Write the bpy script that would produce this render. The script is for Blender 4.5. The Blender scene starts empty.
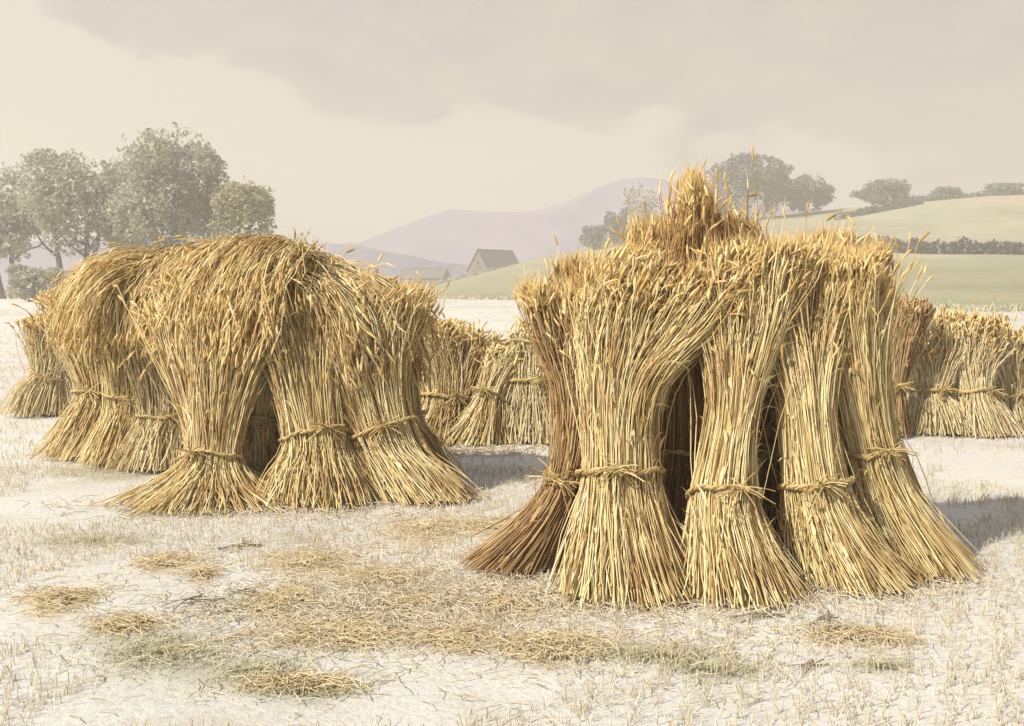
import bpy, math, random
import numpy as np
from mathutils import noise as mnoise, Vector

rng = np.random.default_rng(7)
random.seed(7)
sc = bpy.context.scene
COL = sc.collection
F, HY, CX, EYE = 1100.0, 285.0, 512.0, 1.5          # focal length in px, horizon row, centre column, eye height
PI = math.pi

def at(px, py, Y):
    return np.array([(px-CX)*Y/F, Y, EYE+(HY-py)*Y/F])

# ------------------------------------------------------------------ helpers
def link(name, me, mat=None, parent=None):
    o = bpy.data.objects.new(name, me)
    COL.objects.link(o)
    if mat is not None:
        for m in (mat if isinstance(mat, (list, tuple)) else [mat]):
            me.materials.append(m)
    if parent is not None:
        o.parent = parent
    return o

def tag(o, label=None, cat=None, group=None, kind=None):
    if label: o['label'] = label
    if cat: o['category'] = cat
    if group: o['group'] = group
    if kind: o['kind'] = kind
    return o

def empty(name, loc, label, cat, group=None):
    o = bpy.data.objects.new(name, None)
    o.empty_display_size = 0.2
    COL.objects.link(o)
    o.location = loc
    return tag(o, label, cat, group)

def mesh_np(name, verts, faces, smooth=True):
    """verts (n,3), faces list of (m,k) arrays"""
    me = bpy.data.meshes.new(name)
    me.vertices.add(len(verts))
    me.vertices.foreach_set('co', np.asarray(verts, np.float32).ravel())
    faces = [f for f in faces if len(f)]
    loops = np.concatenate([f.ravel() for f in faces]).astype(np.int32)
    counts = np.concatenate([np.full(len(f), f.shape[1], np.int32) for f in faces])
    starts = np.concatenate([[0], np.cumsum(counts)[:-1]]).astype(np.int32)
    me.loops.add(len(loops)); me.loops.foreach_set('vertex_index', loops)
    me.polygons.add(len(counts)); me.polygons.foreach_set('loop_start', starts)
    me.polygons.foreach_set('loop_total', counts)
    me.polygons.foreach_set('use_smooth', np.full(len(counts), smooth))
    me.update(calc_edges=True)
    me.validate()
    return me

def norm(a):
    return a/np.maximum(np.linalg.norm(a, axis=-1, keepdims=True), 1e-9)

def tubes(paths, rad, k=3):
    """paths (N,S,3), rad (N,S) -> verts, quads; open-ended thin tubes"""
    N, S, _ = paths.shape
    t = norm(np.gradient(paths, axis=1))
    ref = norm(rng.normal(size=(N, 1, 3)))*np.ones((1, S, 1))
    a = norm(np.cross(t, ref)); b = np.cross(t, a)
    ang = np.arange(k)*2*PI/k
    v = paths[:, :, None, :] + rad[:, :, None, None]*(np.cos(ang)[None, None, :, None]*a[:, :, None, :] + np.sin(ang)[None, None, :, None]*b[:, :, None, :])
    idx = np.arange(N*S*k).reshape(N, S, k)
    nx = np.roll(idx, -1, axis=2)
    f = np.stack([idx[:, :-1], nx[:, :-1], nx[:, 1:], idx[:, 1:]], axis=-1).reshape(-1, 4)
    return v.reshape(-1, 3), f

def ribbons(paths, wid, side):
    """flat bent leaves: paths (N,S,3), wid (N,S), side (N,S,3)"""
    N, S, _ = paths.shape
    l = paths-side*wid[..., None]; r = paths+side*wid[..., None]
    v = np.stack([l, r], axis=2)
    idx = np.arange(N*S*2).reshape(N, S, 2)
    f = np.stack([idx[:, :-1, 0], idx[:, :-1, 1], idx[:, 1:, 1], idx[:, 1:, 0]], axis=-1).reshape(-1, 4)
    return v.reshape(-1, 3), f

def join(*parts):
    vs, fs, n = [], [], 0
    for v, f in parts:
        vs.append(v); fs.append(f+n); n += len(v)
    return np.concatenate(vs), fs

def catmull(P, x):
    """P (R,D) ring values, x (S,) in 0..R-1 -> (S,D)"""
    P = np.asarray(P, float); R = len(P)
    Q = np.vstack([2*P[0]-P[1], P, 2*P[-1]-P[-2]])
    i = np.clip(np.floor(x).astype(int), 0, R-2); u = (x-i)[:, None]
    p0, p1, p2, p3 = Q[i], Q[i+1], Q[i+2], Q[i+3]
    return .5*((2*p1)+(-p0+p2)*u+(2*p0-5*p1+4*p2-p3)*u*u+(-p0+3*p1-3*p2+p3)*u**3)

def fbm(x, y, z=0.0, o=4):
    return mnoise.fractal(Vector((x, y, z)), 1.0, 2.0, o)

# ------------------------------------------------------------------ materials
def new_mat(name):
    m = bpy.data.materials.new(name); m.use_nodes = True
    nt = m.node_tree; b = nt.nodes['Principled BSDF']
    return m, nt, b

def ramp(nt, stops):
    r = nt.nodes.new('ShaderNodeValToRGB')
    e = r.color_ramp.elements
    e[0].position, e[0].color = stops[0][0], (*stops[0][1], 1)
    e[1].position, e[1].color = stops[-1][0], (*stops[-1][1], 1)
    for p, c in stops[1:-1]:
        q = e.new(p); q.color = (*c, 1)
    return r

def straw_mat(name, stops, patch=(0.42, 0.26, 0.11), amount=0.5, scale=3.0, rough=.62):
    """every stalk has its own straw colour; weathered brown drifts run through the bundle"""
    m, nt, b = new_mat(name); L = nt.links
    g = nt.nodes.new('ShaderNodeNewGeometry')
    r = ramp(nt, stops); L.new(g.outputs['Random Per Island'], r.inputs[0])
    tc = nt.nodes.new('ShaderNodeTexCoord')
    mp = nt.nodes.new('ShaderNodeMapping'); mp.inputs['Scale'].default_value = (1.6, 1.6, .45)
    L.new(tc.outputs['Object'], mp.inputs[0])
    n = nt.nodes.new('ShaderNodeTexNoise'); n.inputs['Scale'].default_value = scale; n.inputs['Detail'].default_value = 3
    L.new(mp.outputs[0], n.inputs['Vector'])
    mr = nt.nodes.new('ShaderNodeMapRange'); mr.inputs[1].default_value = .48; mr.inputs[2].default_value = .68
    mr.inputs[4].default_value = amount
    L.new(n.outputs[0], mr.inputs[0])
    mx = nt.nodes.new('ShaderNodeMix'); mx.data_type = 'RGBA'
    L.new(mr.outputs[0], mx.inputs[0]); L.new(r.outputs[0], mx.inputs[6])
    mx.inputs[7].default_value = (*patch, 1)
    L.new(mx.outputs[2], b.inputs['Base Color'])
    b.inputs['Roughness'].default_value = rough
    b.inputs['Specular IOR Level'].default_value = .3
    tr = nt.nodes.new('ShaderNodeBsdfTranslucent'); L.new(mx.outputs[2], tr.inputs[0])
    ms = nt.nodes.new('ShaderNodeMixShader'); ms.inputs[0].default_value = .25
    L.new(b.outputs[0], ms.inputs[1]); L.new(tr.outputs[0], ms.inputs[2]); L.new(ms.outputs[0], nt.nodes['Material Output'].inputs[0])
    return m

M = {}
M['straw'] = straw_mat('straw', [(0, (.30, .18, .06)), (.10, (.56, .40, .16)), (.45, (.83, .675, .335)), (.85, (.88, .765, .45)), (1, (.90, .83, .60))], patch=(.44, .26, .09), amount=.7)
M['ears'] = straw_mat('ripe_ears', [(0, (.40, .25, .08)), (.25, (.68, .49, .19)), (.7, (.80, .63, .30)), (1, (.86, .73, .43))], patch=(.46, .27, .08), amount=.7, scale=3.0)
M['band'] = straw_mat('twisted_straw', [(0, (.46, .32, .12)), (.5, (.66, .50, .22)), (1, (.78, .64, .34))], amount=.2)
M['dark_straw'] = straw_mat('dark_brown_straw', [(0, (.26, .145, .055)), (.5, (.50, .335, .15)), (1, (.68, .52, .29))], patch=(.36, .20, .09), amount=.5)  # darker browns for the two thin leaning sheaves
M['shaded_straw'] = straw_mat('brown_gap_shade_straw', [(0, (.26, .13, .045)), (.5, (.48, .28, .11)), (1, (.64, .43, .20))], patch=(.36, .18, .065), amount=.6)  # browner inner straw, with the shade between sheaves put into its colour
M['pale_straw'] = straw_mat('bleached_straw', [(0, (.55, .42, .21)), (.5, (.77, .645, .37)), (1, (.87, .79, .55))], patch=(.6,.42,.2), amount=.3)
M['stubble'] = straw_mat('cut_stubble', [(0, (.56, .46, .29)), (.35, (.72, .64, .47)), (1, (.84, .78, .65))], patch=(.62, .5, .3), amount=.25, scale=.8)
M['litter'] = straw_mat('loose_straw', [(0, (.56, .44, .24)), (.4, (.72, .60, .36)), (1, (.82, .73, .52))], amount=.2)
M['twig'] = straw_mat('dark_stalk', [(0, (.22, .16, .09)), (1, (.45, .35, .22))], amount=.2)
M['weed'] = straw_mat('dry_weed', [(0, (.36, .345, .20)), (.5, (.50, .475, .31)), (1, (.66, .60, .42))], patch=(.42, .41, .28), amount=.3)

def leaf_mat(name, stops):
    m, nt, b = new_mat(name); L = nt.links
    g = nt.nodes.new('ShaderNodeNewGeometry')
    r = ramp(nt, stops); L.new(g.outputs['Random Per Island'], r.inputs[0])
    L.new(r.outputs[0], b.inputs['Base Color'])
    b.inputs['Roughness'].default_value = .7
    b.inputs['Specular IOR Level'].default_value = .2
    tr = nt.nodes.new('ShaderNodeBsdfTranslucent'); L.new(r.outputs[0], tr.inputs[0])
    ms = nt.nodes.new('ShaderNodeMixShader'); ms.inputs[0].default_value = .42
    out = nt.nodes['Material Output']
    L.new(b.outputs[0], ms.inputs[1]); L.new(tr.outputs[0], ms.inputs[2]); L.new(ms.outputs[0], out.inputs[0])
    return m
M['willow'] = leaf_mat('grey_green_leaves', [(0, (.29, .285, .225)), (.5, (.42, .41, .32)), (1, (.52, .50, .40))])
M['olive'] = leaf_mat('olive_leaves', [(0, (.28, .265, .14)), (.5, (.40, .375, .21)), (1, (.50, .47, .29))])
M['blue'] = leaf_mat('blue_green_leaves', [(0, (.11, .135, .145)), (.5, (.18, .205, .205)), (1, (.28, .30, .27))])
M['hedge'] = leaf_mat('hedge_leaves', [(0, (.06, .06, .065)), (.5, (.10, .095, .095)), (1, (.16, .15, .13))])

def plain(name, base, var, scale=6.0, rough=.85, bump=.0):
    m, nt, b = new_mat(name); L = nt.links
    tc = nt.nodes.new('ShaderNodeTexCoord')
    n = nt.nodes.new('ShaderNodeTexNoise'); n.inputs['Scale'].default_value = scale; n.inputs['Detail'].default_value = 6
    L.new(tc.outputs['Object'], n.inputs['Vector'])
    r = ramp(nt, [(.3, base), (.7, var)]); L.new(n.outputs[0], r.inputs[0])
    L.new(r.outputs[0], b.inputs['Base Color']); b.inputs['Roughness'].default_value = rough
    b.inputs['Specular IOR Level'].default_value = .2
    if bump:
        bp = nt.nodes.new('ShaderNodeBump'); bp.inputs['Strength'].default_value = bump; bp.inputs['Distance'].default_value = .05
        L.new(n.outputs[0], bp.inputs['Height']); L.new(bp.outputs[0], b.inputs['Normal'])
    return m
M['bark'] = plain('bark', (.07, .06, .06), (.14, .12, .11), 4, .9, .4)
M['stone'] = plain('rubble_stone', (.13, .115, .105), (.21, .19, .17), 2.5, .9, .5)
M['slate'] = plain('slate', (.10, .09, .095), (.17, .155, .155), 3, .7, .3)
M['wood'] = plain('old_timber', (.10, .075, .055), (.19, .15, .11), 5, .8, .3)
M['glassy'] = plain('dark_glass', (.03, .03, .035), (.05, .05, .06), 3, .2)
M['white'] = plain('whitewash', (.62, .60, .55), (.76, .74, .70), 2, .9, .2)
M['heather'] = plain('heather_hill', (.12, .12, .19), (.28, .245, .325), .022, .95)

def ground_mat():
    m, nt, b = new_mat('ground'); L = nt.links
    a = nt.nodes.new('ShaderNodeVertexColor'); a.layer_name = 'crop'
    tc = nt.nodes.new('ShaderNodeTexCoord')
    n1 = nt.nodes.new('ShaderNodeTexNoise'); n1.inputs['Scale'].default_value = 1.1; n1.inputs['Detail'].default_value = 8; n1.inputs['Roughness'].default_value = .62
    n2 = nt.nodes.new('ShaderNodeTexNoise'); n2.inputs['Scale'].default_value = 28; n2.inputs['Detail'].default_value = 6; n2.inputs['Roughness'].default_value = .7
    L.new(tc.outputs['Object'], n1.inputs['Vector']); L.new(tc.outputs['Object'], n2.inputs['Vector'])
    r1 = ramp(nt, [(.3, (.86, .82, .74)), (.5, (1, 1, 1)), (.72, (1.0, .95, .84))]); L.new(n1.outputs[0], r1.inputs[0])
    r2 = ramp(nt, [(.3, (.72, .68, .62)), (.52, (1, 1, 1)), (.8, (1.04, 1.03, 1.0))]); L.new(n2.outputs[0], r2.inputs[0])
    m1 = nt.nodes.new('ShaderNodeMix'); m1.data_type = 'RGBA'; m1.blend_type = 'MULTIPLY'; m1.inputs[0].default_value = 1
    m2 = nt.nodes.new('ShaderNodeMix'); m2.data_type = 'RGBA'; m2.blend_type = 'MULTIPLY'; m2.inputs[0].default_value = .7
    L.new(a.outputs[0], m1.inputs[6]); L.new(r1.outputs[0], m1.inputs[7])
    L.new(m1.outputs[2], m2.inputs[6]); L.new(r2.outputs[0], m2.inputs[7])
    L.new(m2.outputs[2], b.inputs['Base Color'])
    b.inputs['Roughness'].default_value = .95; b.inputs['Specular IOR Level'].default_value = .1
    n3 = nt.nodes.new('ShaderNodeTexNoise'); n3.inputs['Scale'].default_value = .12; n3.inputs['Detail'].default_value = 9; n3.inputs['Roughness'].default_value = .68
    L.new(tc.outputs['Object'], n3.inputs['Vector'])
    r3 = ramp(nt, [(.32, (.80, .82, .78)), (.5, (1, 1, 1)), (.7, (1.06, 1.02, .95))]); L.new(n3.outputs[0], r3.inputs[0])
    m3 = nt.nodes.new('ShaderNodeMix'); m3.data_type = 'RGBA'; m3.blend_type = 'MULTIPLY'; m3.inputs[0].default_value = 1
    L.new(m2.outputs[2], m3.inputs[6]); L.new(r3.outputs[0], m3.inputs[7]); L.new(m3.outputs[2], b.inputs['Base Color'])
    ad = nt.nodes.new('ShaderNodeMath'); ad.operation = 'ADD'
    L.new(n1.outputs[0], ad.inputs[0]); L.new(n2.outputs[0], ad.inputs[1])
    bp = nt.nodes.new('ShaderNodeBump'); bp.inputs['Strength'].default_value = .5; bp.inputs['Distance'].default_value = .03
    L.new(ad.outputs[0], bp.inputs['Height']); L.new(bp.outputs[0], b.inputs['Normal'])
    return m
M['ground'] = ground_mat()

# ------------------------------------------------------------------ terrain
CREST_PX = [-4000, 300, 400, 440, 480, 540, 600, 700, 850, 990, 1200, 5000]
CREST_PY = [291, 291, 291, 284, 274, 257, 246, 224, 207, 195, 188, 180]
YC = 260.0
def crest(s):
    py = np.interp(s*F+CX, CREST_PX, CREST_PY)
    return EYE+(HY-py)/F*YC
def height(X, Y):
    s = X/np.maximum(Y, 1.0)
    s = np.where(Y < 20, np.clip(s, -1, 1), s)
    zc = crest(s)
    t = np.clip((Y-45)/(YC-45), 0, 1)
    z = zc*t*t
    z = np.where(Y > YC, zc*np.clip(1-(Y-YC)/160., -.02, 1), z)
    return z
def ground_z(x, y):
    z = float(height(np.array([x]), np.array([y]))[0])
    return z + .03*fbm(x*.35, y*.35, 3.1, 3)*min(1, max(0, (y-1)/3.))

ys = np.concatenate([np.arange(-40, 0, 4), np.arange(0, 9, .1), np.arange(9, 20, .25), np.arange(20, 60, 1), np.arange(60, 300, 3), np.arange(300, 700, 20)])
ss = np.concatenate([np.linspace(-6, -1, 14)[:-1], np.linspace(-1, 1, 401), np.linspace(1, 6, 14)[1:]])
def lateral(y):                                   # sheet spreads with distance; a floor keeps it wide near the camera
    return max(y, 0)*1.0 + 14.0
verts, cols = [], []
ochre = [(165, 565, 32, 9), (205, 577, 16, 5), (312, 565, 45, 11), (378, 580, 52, 9), (285, 603, 40, 16), (345, 635, 80, 16), (128, 624, 36, 9),
         (505, 605, 40, 14), (450, 640, 45, 14), (550, 650, 70, 14), (430, 530, 45, 12), (490, 528, 35, 8), (860, 640, 60, 8), (405, 605, 30, 8), (300, 684, 60, 9), (60, 600, 40, 12)]
green = [(95, 541, 55, 7), (165, 650, 75, 18), (255, 668, 50, 12), (305, 690, 55, 8), (660, 658, 80, 11), (715, 672, 60, 9), (880, 668, 40, 6), (100, 470, 60, 9), (845, 632, 30, 4), (560, 660, 40, 7)]
def drift(x, y, patches, px_sharp):
    if y < 2.2 or y > 16: return 0.
    px, py = CX+F*x/y, HY+F*EYE/y
    v = 0.
    for a, b, rx, ry in patches:
        if abs(px-a) > 2.2*rx or abs(py-b) > 2.6*ry: continue
        d = math.hypot((px-a)/rx, (py-b)/(ry*1.25))+.5*fbm(x*2.6, y*2.6, 5.5, 4)
        v = max(v, min(1, max(0, (1.12-d)/.4)))
    return v
C_STUB, C_GREEN, C_LIGHT, C_FAR = np.array([.575, .56, .53]), np.array([.30, .29, .19]), np.array([.35, .33, .24]), np.array([.34, .31, .30])
for y in ys:
    w = lateral(y)
    for s in ss:
        x = s*w
        z = ground_z(x, y)
        verts.append((x, y, z))
        sv = x/max(y, 1.)
        edge = np.interp(sv, [-1, -.1, .03, .35, 1], [150, 118, 84, 62, 60]) + 4*fbm(x*.05, y*.05)
        if y < edge: c = C_STUB
        elif y < 152 or sv < .18: c = C_GREEN
        else: c = C_LIGHT
        if y > YC+8: c = C_FAR
        k1 = drift(x, y, ochre, 1); k2 = drift(x, y, green, 1)
        c = c*(1-.75*k1)+np.array([.50, .415, .265])*.75*k1
        c = c*(1-.65*k2)+np.array([.37, .355, .25])*.65*k2
        j = 1+.16*fbm(x*.03, y*.03, 9)+(.12*fbm(x*.15, y*.15, 4) if y > edge else .05*fbm(x*.4, y*.2, 4))
        if y > edge: c = c*np.array([1+.15*fbm(x*.02, y*.02, 20), 1, 1])
        cols.append((*(c*j), 1))
ny, ns = len(ys), len(ss)
idx = np.arange(ny*ns).reshape(ny, ns)
fq = np.stack([idx[:-1, :-1], idx[:-1, 1:], idx[1:, 1:], idx[1:, :-1]], axis=-1).reshape(-1, 4)
me = mesh_np('ground', np.array(verts), [fq])
ca = me.color_attributes.new('crop', 'FLOAT_COLOR', 'POINT')
ca.data.foreach_set('color', np.array(cols, np.float32).ravel())
g = link('ground', me, M['ground']); tag(g, kind='structure')

# far hills: height fields with real depth
def hill(name, px, py, Y0, depth, seed):
    sg = np.linspace((min(px)-CX)/F, (max(px)-CX)/F, 170)
    dg = np.linspace(-1, 1, 40)
    vv = []
    for d in dg:
        y = Y0+d*depth
        for s in sg:
            x = s*Y0*1.0
            top = EYE+(HY-np.interp(s*F+CX, px, py))/F*Y0
            b = math.cos(d*PI/2)**1.25
            z = top*b + (9*fbm(x*.013, y*.013, seed, 6)*(1-abs(d)**.5)*(.25+.75*abs(d)) + .7*fbm(x*.04, y*.04, seed, 4))*min(1, top/20) - 1.0
            vv.append((x, y, z))
    n, k = len(dg), len(sg)
    ii = np.arange(n*k).reshape(n, k)
    f = np.stack([ii[:-1, :-1], ii[:-1, 1:], ii[1:, 1:], ii[1:, :-1]], axis=-1).reshape(-1, 4)
    o = link(name, mesh_np(name, np.array(vv), [f]), M['heather'])
    return tag(o, kind='structure')
hill('hill', [-700, -300, 0, 150, 270, 340, 370, 400, 430, 452, 490, 530, 560, 590, 620, 640, 665, 700, 760, 830, 950, 1200, 1700],
     [262, 255, 250, 246, 244, 243, 241, 229, 216, 208.5, 210, 211, 203.5, 191, 181, 178, 180, 188, 200, 214, 226, 240, 262], 560, 170, 2.0)
hill('hill', [-900, -500, -100, 150, 270, 320, 360, 400, 440, 470, 520, 600, 760],
     [262, 250, 240, 236, 239, 241, 246, 253, 260, 263, 267, 272, 290], 380, 60, 5.0)

# ------------------------------------------------------------------ sheaves
def make_sheaf(label, group, rings, n=900, waist=2, mat='straw', emat='ears', clumps=16, spread=.085, hood=False,
               r_straw=.0030, bands=None, ear_len=.085, awns=True, seed=None, lenvar=.30, cat='sheaf', leafy=.22):
    """rings: (px, py or None for the ground, Y, half width in px, half depth in m) from butt to tip"""
    global rng
    if seed is not None: rng = np.random.default_rng(seed)
    C, R = [], []
    for px, py, Y, rp, rv in rings:
        if py is None:
            p = at(px, 0, Y); p[2] = ground_z(p[0], Y)+.012
        else:
            p = at(px, py, Y)
        C.append(p); R.append((rp*Y/F, rv))
    C = np.array(C); R = np.array(R)
    S = 13
    base = C[0].copy() if not hood else C[len(C)//2].copy()
    nr = len(C)
    root = empty('sheaf', tuple(base) if not hood else tuple(base), label, cat, group)
    # disc coordinates, biased to the outside
    th = rng.uniform(0, 2*PI, n); rr = np.sqrt(rng.uniform(.12, 1, n))
    uv = np.stack([np.cos(th)*rr, np.sin(th)*rr], 1)
    cth = rng.uniform(0, 2*PI, clumps); crr = np.sqrt(rng.uniform(.1, 1.4, clumps))
    cuv = np.stack([np.cos(cth)*crr, np.sin(cth)*crr], 1)
    ci = np.argmin(((uv[:, None]-cuv[None])**2).sum(-1)+rng.uniform(0, .25, (n, clumps)), axis=1)
    clen = rng.uniform(-lenvar, lenvar*.9, clumps)
    dc = np.linalg.norm(uv-cuv[ci], axis=1)
    dev = clen[ci]*1.3+rng.normal(0, lenvar*.5, n)-.55*dc*(lenvar/.30)+.12
    short = rng.random(n) < .38                        # shorter stalks put ears all down the head of the bundle
    dev = dev-np.where(short, rng.exponential(.45, n), 0)
    endx = (nr-1)+np.clip(dev, -3.3 if hood else -1.7, .34)
    startx = np.where(rng.random(n) < .35, rng.uniform(0, .5, n), rng.uniform(0, .16, n))
    if hood:                                           # overlapping thatch of shorter lengths
        startx = np.where(rng.random(n) < .8, rng.uniform(0, 3.0, n), rng.uniform(0, .2, n))
        endx = np.minimum(startx+rng.uniform(1.2, 3.0, n), nr-1+.15+.9*clen[ci]+rng.normal(0, .22, n))
        endx = np.maximum(endx, startx+.9)
    tt = np.linspace(0, 1, S)
    X = startx[:, None]+(endx-startx)[:, None]*tt[None]
    cen = catmull(C, X.ravel()).reshape(n, S, 3)
    rad = np.maximum(catmull(R, X.ravel()).reshape(n, S, 2), .02)
    # frames
    if hood:
        tg = norm(catmull(C, np.clip(X.ravel()+.05, 0, nr-1))-catmull(C, np.clip(X.ravel()-.05, 0, nr-1))).reshape(n, S, 3)
        h = C[-1]-C[0]; h[2] = 0; h = h/np.linalg.norm(h)
        ref = np.array([-h[1], h[0], 0.])
        U = norm(ref-(tg*ref).sum(-1, keepdims=True)*tg); V = np.cross(tg, U)
    else:
        U = np.array([1., 0, 0])*np.ones((n, S, 3)); V = np.array([0., 1, 0])*np.ones((n, S, 3))
    above = np.clip((X-waist)/(nr-1-waist), 0, 1)
    below = np.clip((waist-X)/max(waist, 1), 0, 1)
    k = (above**1.4*.74)[..., None]
    q = uv[:, None, :]*(1-k)+cuv[ci][:, None, :]*k
    jit = rng.normal(0, 1, (n, 2))
    wob = rng.normal(0, 1, (n, 2)); ph = rng.uniform(0, 6.28, n)
    q = q + jit[:, None, :]*(spread*(.4+1.7*above+1.9*below))[..., None]
    q = q + wob[:, None, :]*(np.sin(X*2.6+ph[:, None])*.06)[..., None]
    P = cen+U*(q[..., :1]*rad[..., :1])+V*(q[..., 1:]*rad[..., 1:])
    gz = np.array([ground_z(*C[0][:2])])
    P[..., 2] = np.maximum(P[..., 2], gz+.006+rng.uniform(0, .012, (n, 1)))
    # broken and crossing straws
    nk = max(6, int(n*(.24 if hood else .12))); bi = rng.choice(n, nk, replace=False); kk = rng.integers(3, S-3, nk)
    bd = norm(rng.normal(0, 1, (nk, 3))*np.array([1, .7, .5]))*rng.uniform(.06, .32, (nk, 1))
    ramp_ = np.clip((np.arange(S)[None]-kk[:, None])/(S-1.), 0, 1)
    dn = rng.random(nk) < .35                           # some break below the band instead
    ramp_ = np.where(dn[:, None], np.clip((kk[:, None]*.5-np.arange(S)[None])/(S-1.), 0, 1), ramp_)
    P[bi] += bd[:, None]*ramp_[..., None]*(np.linalg.norm(C[-1]-C[0]))
    P[..., 2] = np.maximum(P[..., 2], gz+.006)
    P -= base
    rs = r_straw*rng.uniform(.75, 1.3, (n, 1))*np.linspace(1.12, .8, S)[None]
    sv = tubes(P, rs)
    # dry leaves hanging along the stalks
    nl = int(n*leafy)
    li = rng.choice(n, nl, replace=False)
    st = rng.integers(2, S-4, nl)
    p0 = P[li, st]; d0 = norm(P[li, st+1]-P[li, st])
    out = norm(np.stack([q[li, st, 0], q[li, st, 1], np.zeros(nl)], 1)+rng.normal(0, .35, (nl, 3)))
    L = rng.uniform(.12, .32, nl)*(r_straw/.003)**.5; q5 = np.linspace(0, 1, 6)
    lp = p0[:, None]+d0[:, None]*(L[:, None]*q5*.8)[..., None]+out[:, None]*(L[:, None]*.35*q5**1.3)[..., None]
    lp[..., 2] -= (L[:, None]*q5**2.2*rng.uniform(.1, .9, (nl, 1)))
    lp[..., 2] = np.maximum(lp[..., 2], .008-base[2]+float(gz[0]) if True else 0)
    side = norm(np.cross(d0, out))[:, None]*np.ones((1, 6, 1))
    lw = rng.uniform(.0035, .0105, (nl, 1))*(r_straw/.003)*np.array([.6, 1, 1, .8, .5, .06])[None]
    lv = ribbons(lp, lw, side)
    v, f = join(sv, lv)
    link('stalks', mesh_np('stalks', v, f), M[mat], root)
    # ears
    tip = P[:, -1]; d = norm(P[:, -1]-P[:, -3])
    d = norm(d+rng.normal(0, .24, (n, 3))+np.array([0, 0, -.12]))
    el = ear_len*rng.uniform(.75, 1.25, n)
    qs = np.array([0, .2, .45, .7, .9, 1.0])
    droop = np.array([0, 0, -1.])
    ep = tip[:, None]+d[:, None]*(el[:, None]*qs)[..., None]+droop*(el[:, None]*.18*qs**2)[..., None]
    er = (r_straw*2.35)*rng.uniform(.8, 1.2, (n, 1))*np.array([.45, .95, 1.05, .9, .6, .12])[None]
    ev = tubes(ep, er, 4)
    parts = [ev]
    if awns:
        for _ in range(3):
            a0 = ep[:, rng.integers(1, 4)]
            ad = norm(d+rng.normal(0, .22, (n, 3)))
            al = rng.uniform(.05, .11, n)
            ap = a0[:, None]+ad[:, None]*(al[:, None]*np.array([0, .5, 1.]))[..., None]
            sd = norm(np.cross(ad, rng.normal(size=(n, 3))))[:, None]*np.ones((1, 3, 1))
            parts.append(ribbons(ap, np.ones((n, 1))*np.array([.0011, .0009, .0003])[None]*(r_straw/.003), sd))
    v, f = join(*parts)
    link('ears', mesh_np('ears', v, f), M[emat], root)['kind'] = 'stuff'
    # twisted straw bands
    for bx in (bands if bands is not None else [waist+rng.uniform(-.22, .18)]):
        c = catmull(C, np.array([float(bx)]))[0]-base
        rb = catmull(R, np.array([float(bx)]))[0]
        if hood:
            t1 = norm(catmull(C, np.array([bx+.05]))-catmull(C, np.array([bx-.05])))[0]
            u1 = norm(ref-(ref@t1)*t1); v1 = np.cross(t1, u1)
        else:
            t1 = norm((catmull(C, np.array([bx+.1]))-catmull(C, np.array([bx-.1])))[0])
            u1 = norm(np.array([1., 0, 0])-t1[0]*t1); v1 = np.cross(t1, u1)
        nb = 26; A = np.linspace(0, 2*PI, 49)
        off = rng.uniform(0, 2*PI, nb); ro = np.sqrt(rng.uniform(.1, 1, nb))
        tw = A[None]*9+off[:, None]
        thick = rng.uniform(.008, .016)*(r_straw/.003)**.5
        rad_off = 1.10+0*A[None]
        e1 = thick*ro[:, None]*np.cos(tw); e2 = thick*ro[:, None]*np.sin(tw)
        sag = (.012*np.sin(A*2+rng.uniform(0, 6))+rng.uniform(-.12, .12)*rb[0]*np.cos(A)+.006*np.sin(A*5+rng.uniform(0, 6)))[None]
        bp = c+u1*((rb[0]*rad_off+e1)*np.cos(A)[None])[..., None]+v1*((rb[1]*rad_off+e1)*np.sin(A)[None])[..., None]+t1*(e2+sag)[..., None]
        bv = tubes(bp, np.full((nb, 49), .0034*(r_straw/.003)))
        # knot with loose ends on the near side
        nk = 22; ang = -PI/2+rng.uniform(-.5, .5)
        kc = c+u1*rb[0]*1.13*math.cos(ang)+v1*rb[1]*1.13*math.sin(ang)
        o_ = u1*math.cos(ang)+v1*math.sin(ang)
        ln = rng.uniform(.06, .16, nk)[:, None]; qq = np.linspace(-.35, 1, 6)[None]
        sgn = np.where(rng.random(nk) < .5, -1, 1)[:, None, None]
        tdir = norm(rng.normal(0, .35, (nk, 3))+np.cross(t1, o_)*sgn[:, 0]*.9+t1*rng.uniform(-.5, .5, (nk, 1)))
        kp = kc+tdir[:, None]*(ln*qq)[..., None]+o_*(.022+.03*np.abs(qq)*rng.uniform(.2, 1.4, (nk, 1)))[..., None]+rng.normal(0, .008, (nk, 1, 3))
        kp[..., 2] -= .03*qq**2
        kv = tubes(kp, np.full((nk, 6), .003*(r_straw/.003)))
        v, f = join(bv, kv)
        link('band', mesh_np('band', v, f), M['band'], root)
    return root

RG, LG = 'sheaves of the right stook', 'sheaves of the left stook'
MG, NG, FG = 'sheaves of the middle stook', 'sheaves of the far right stook', 'sheaves at the far left edge'

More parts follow.
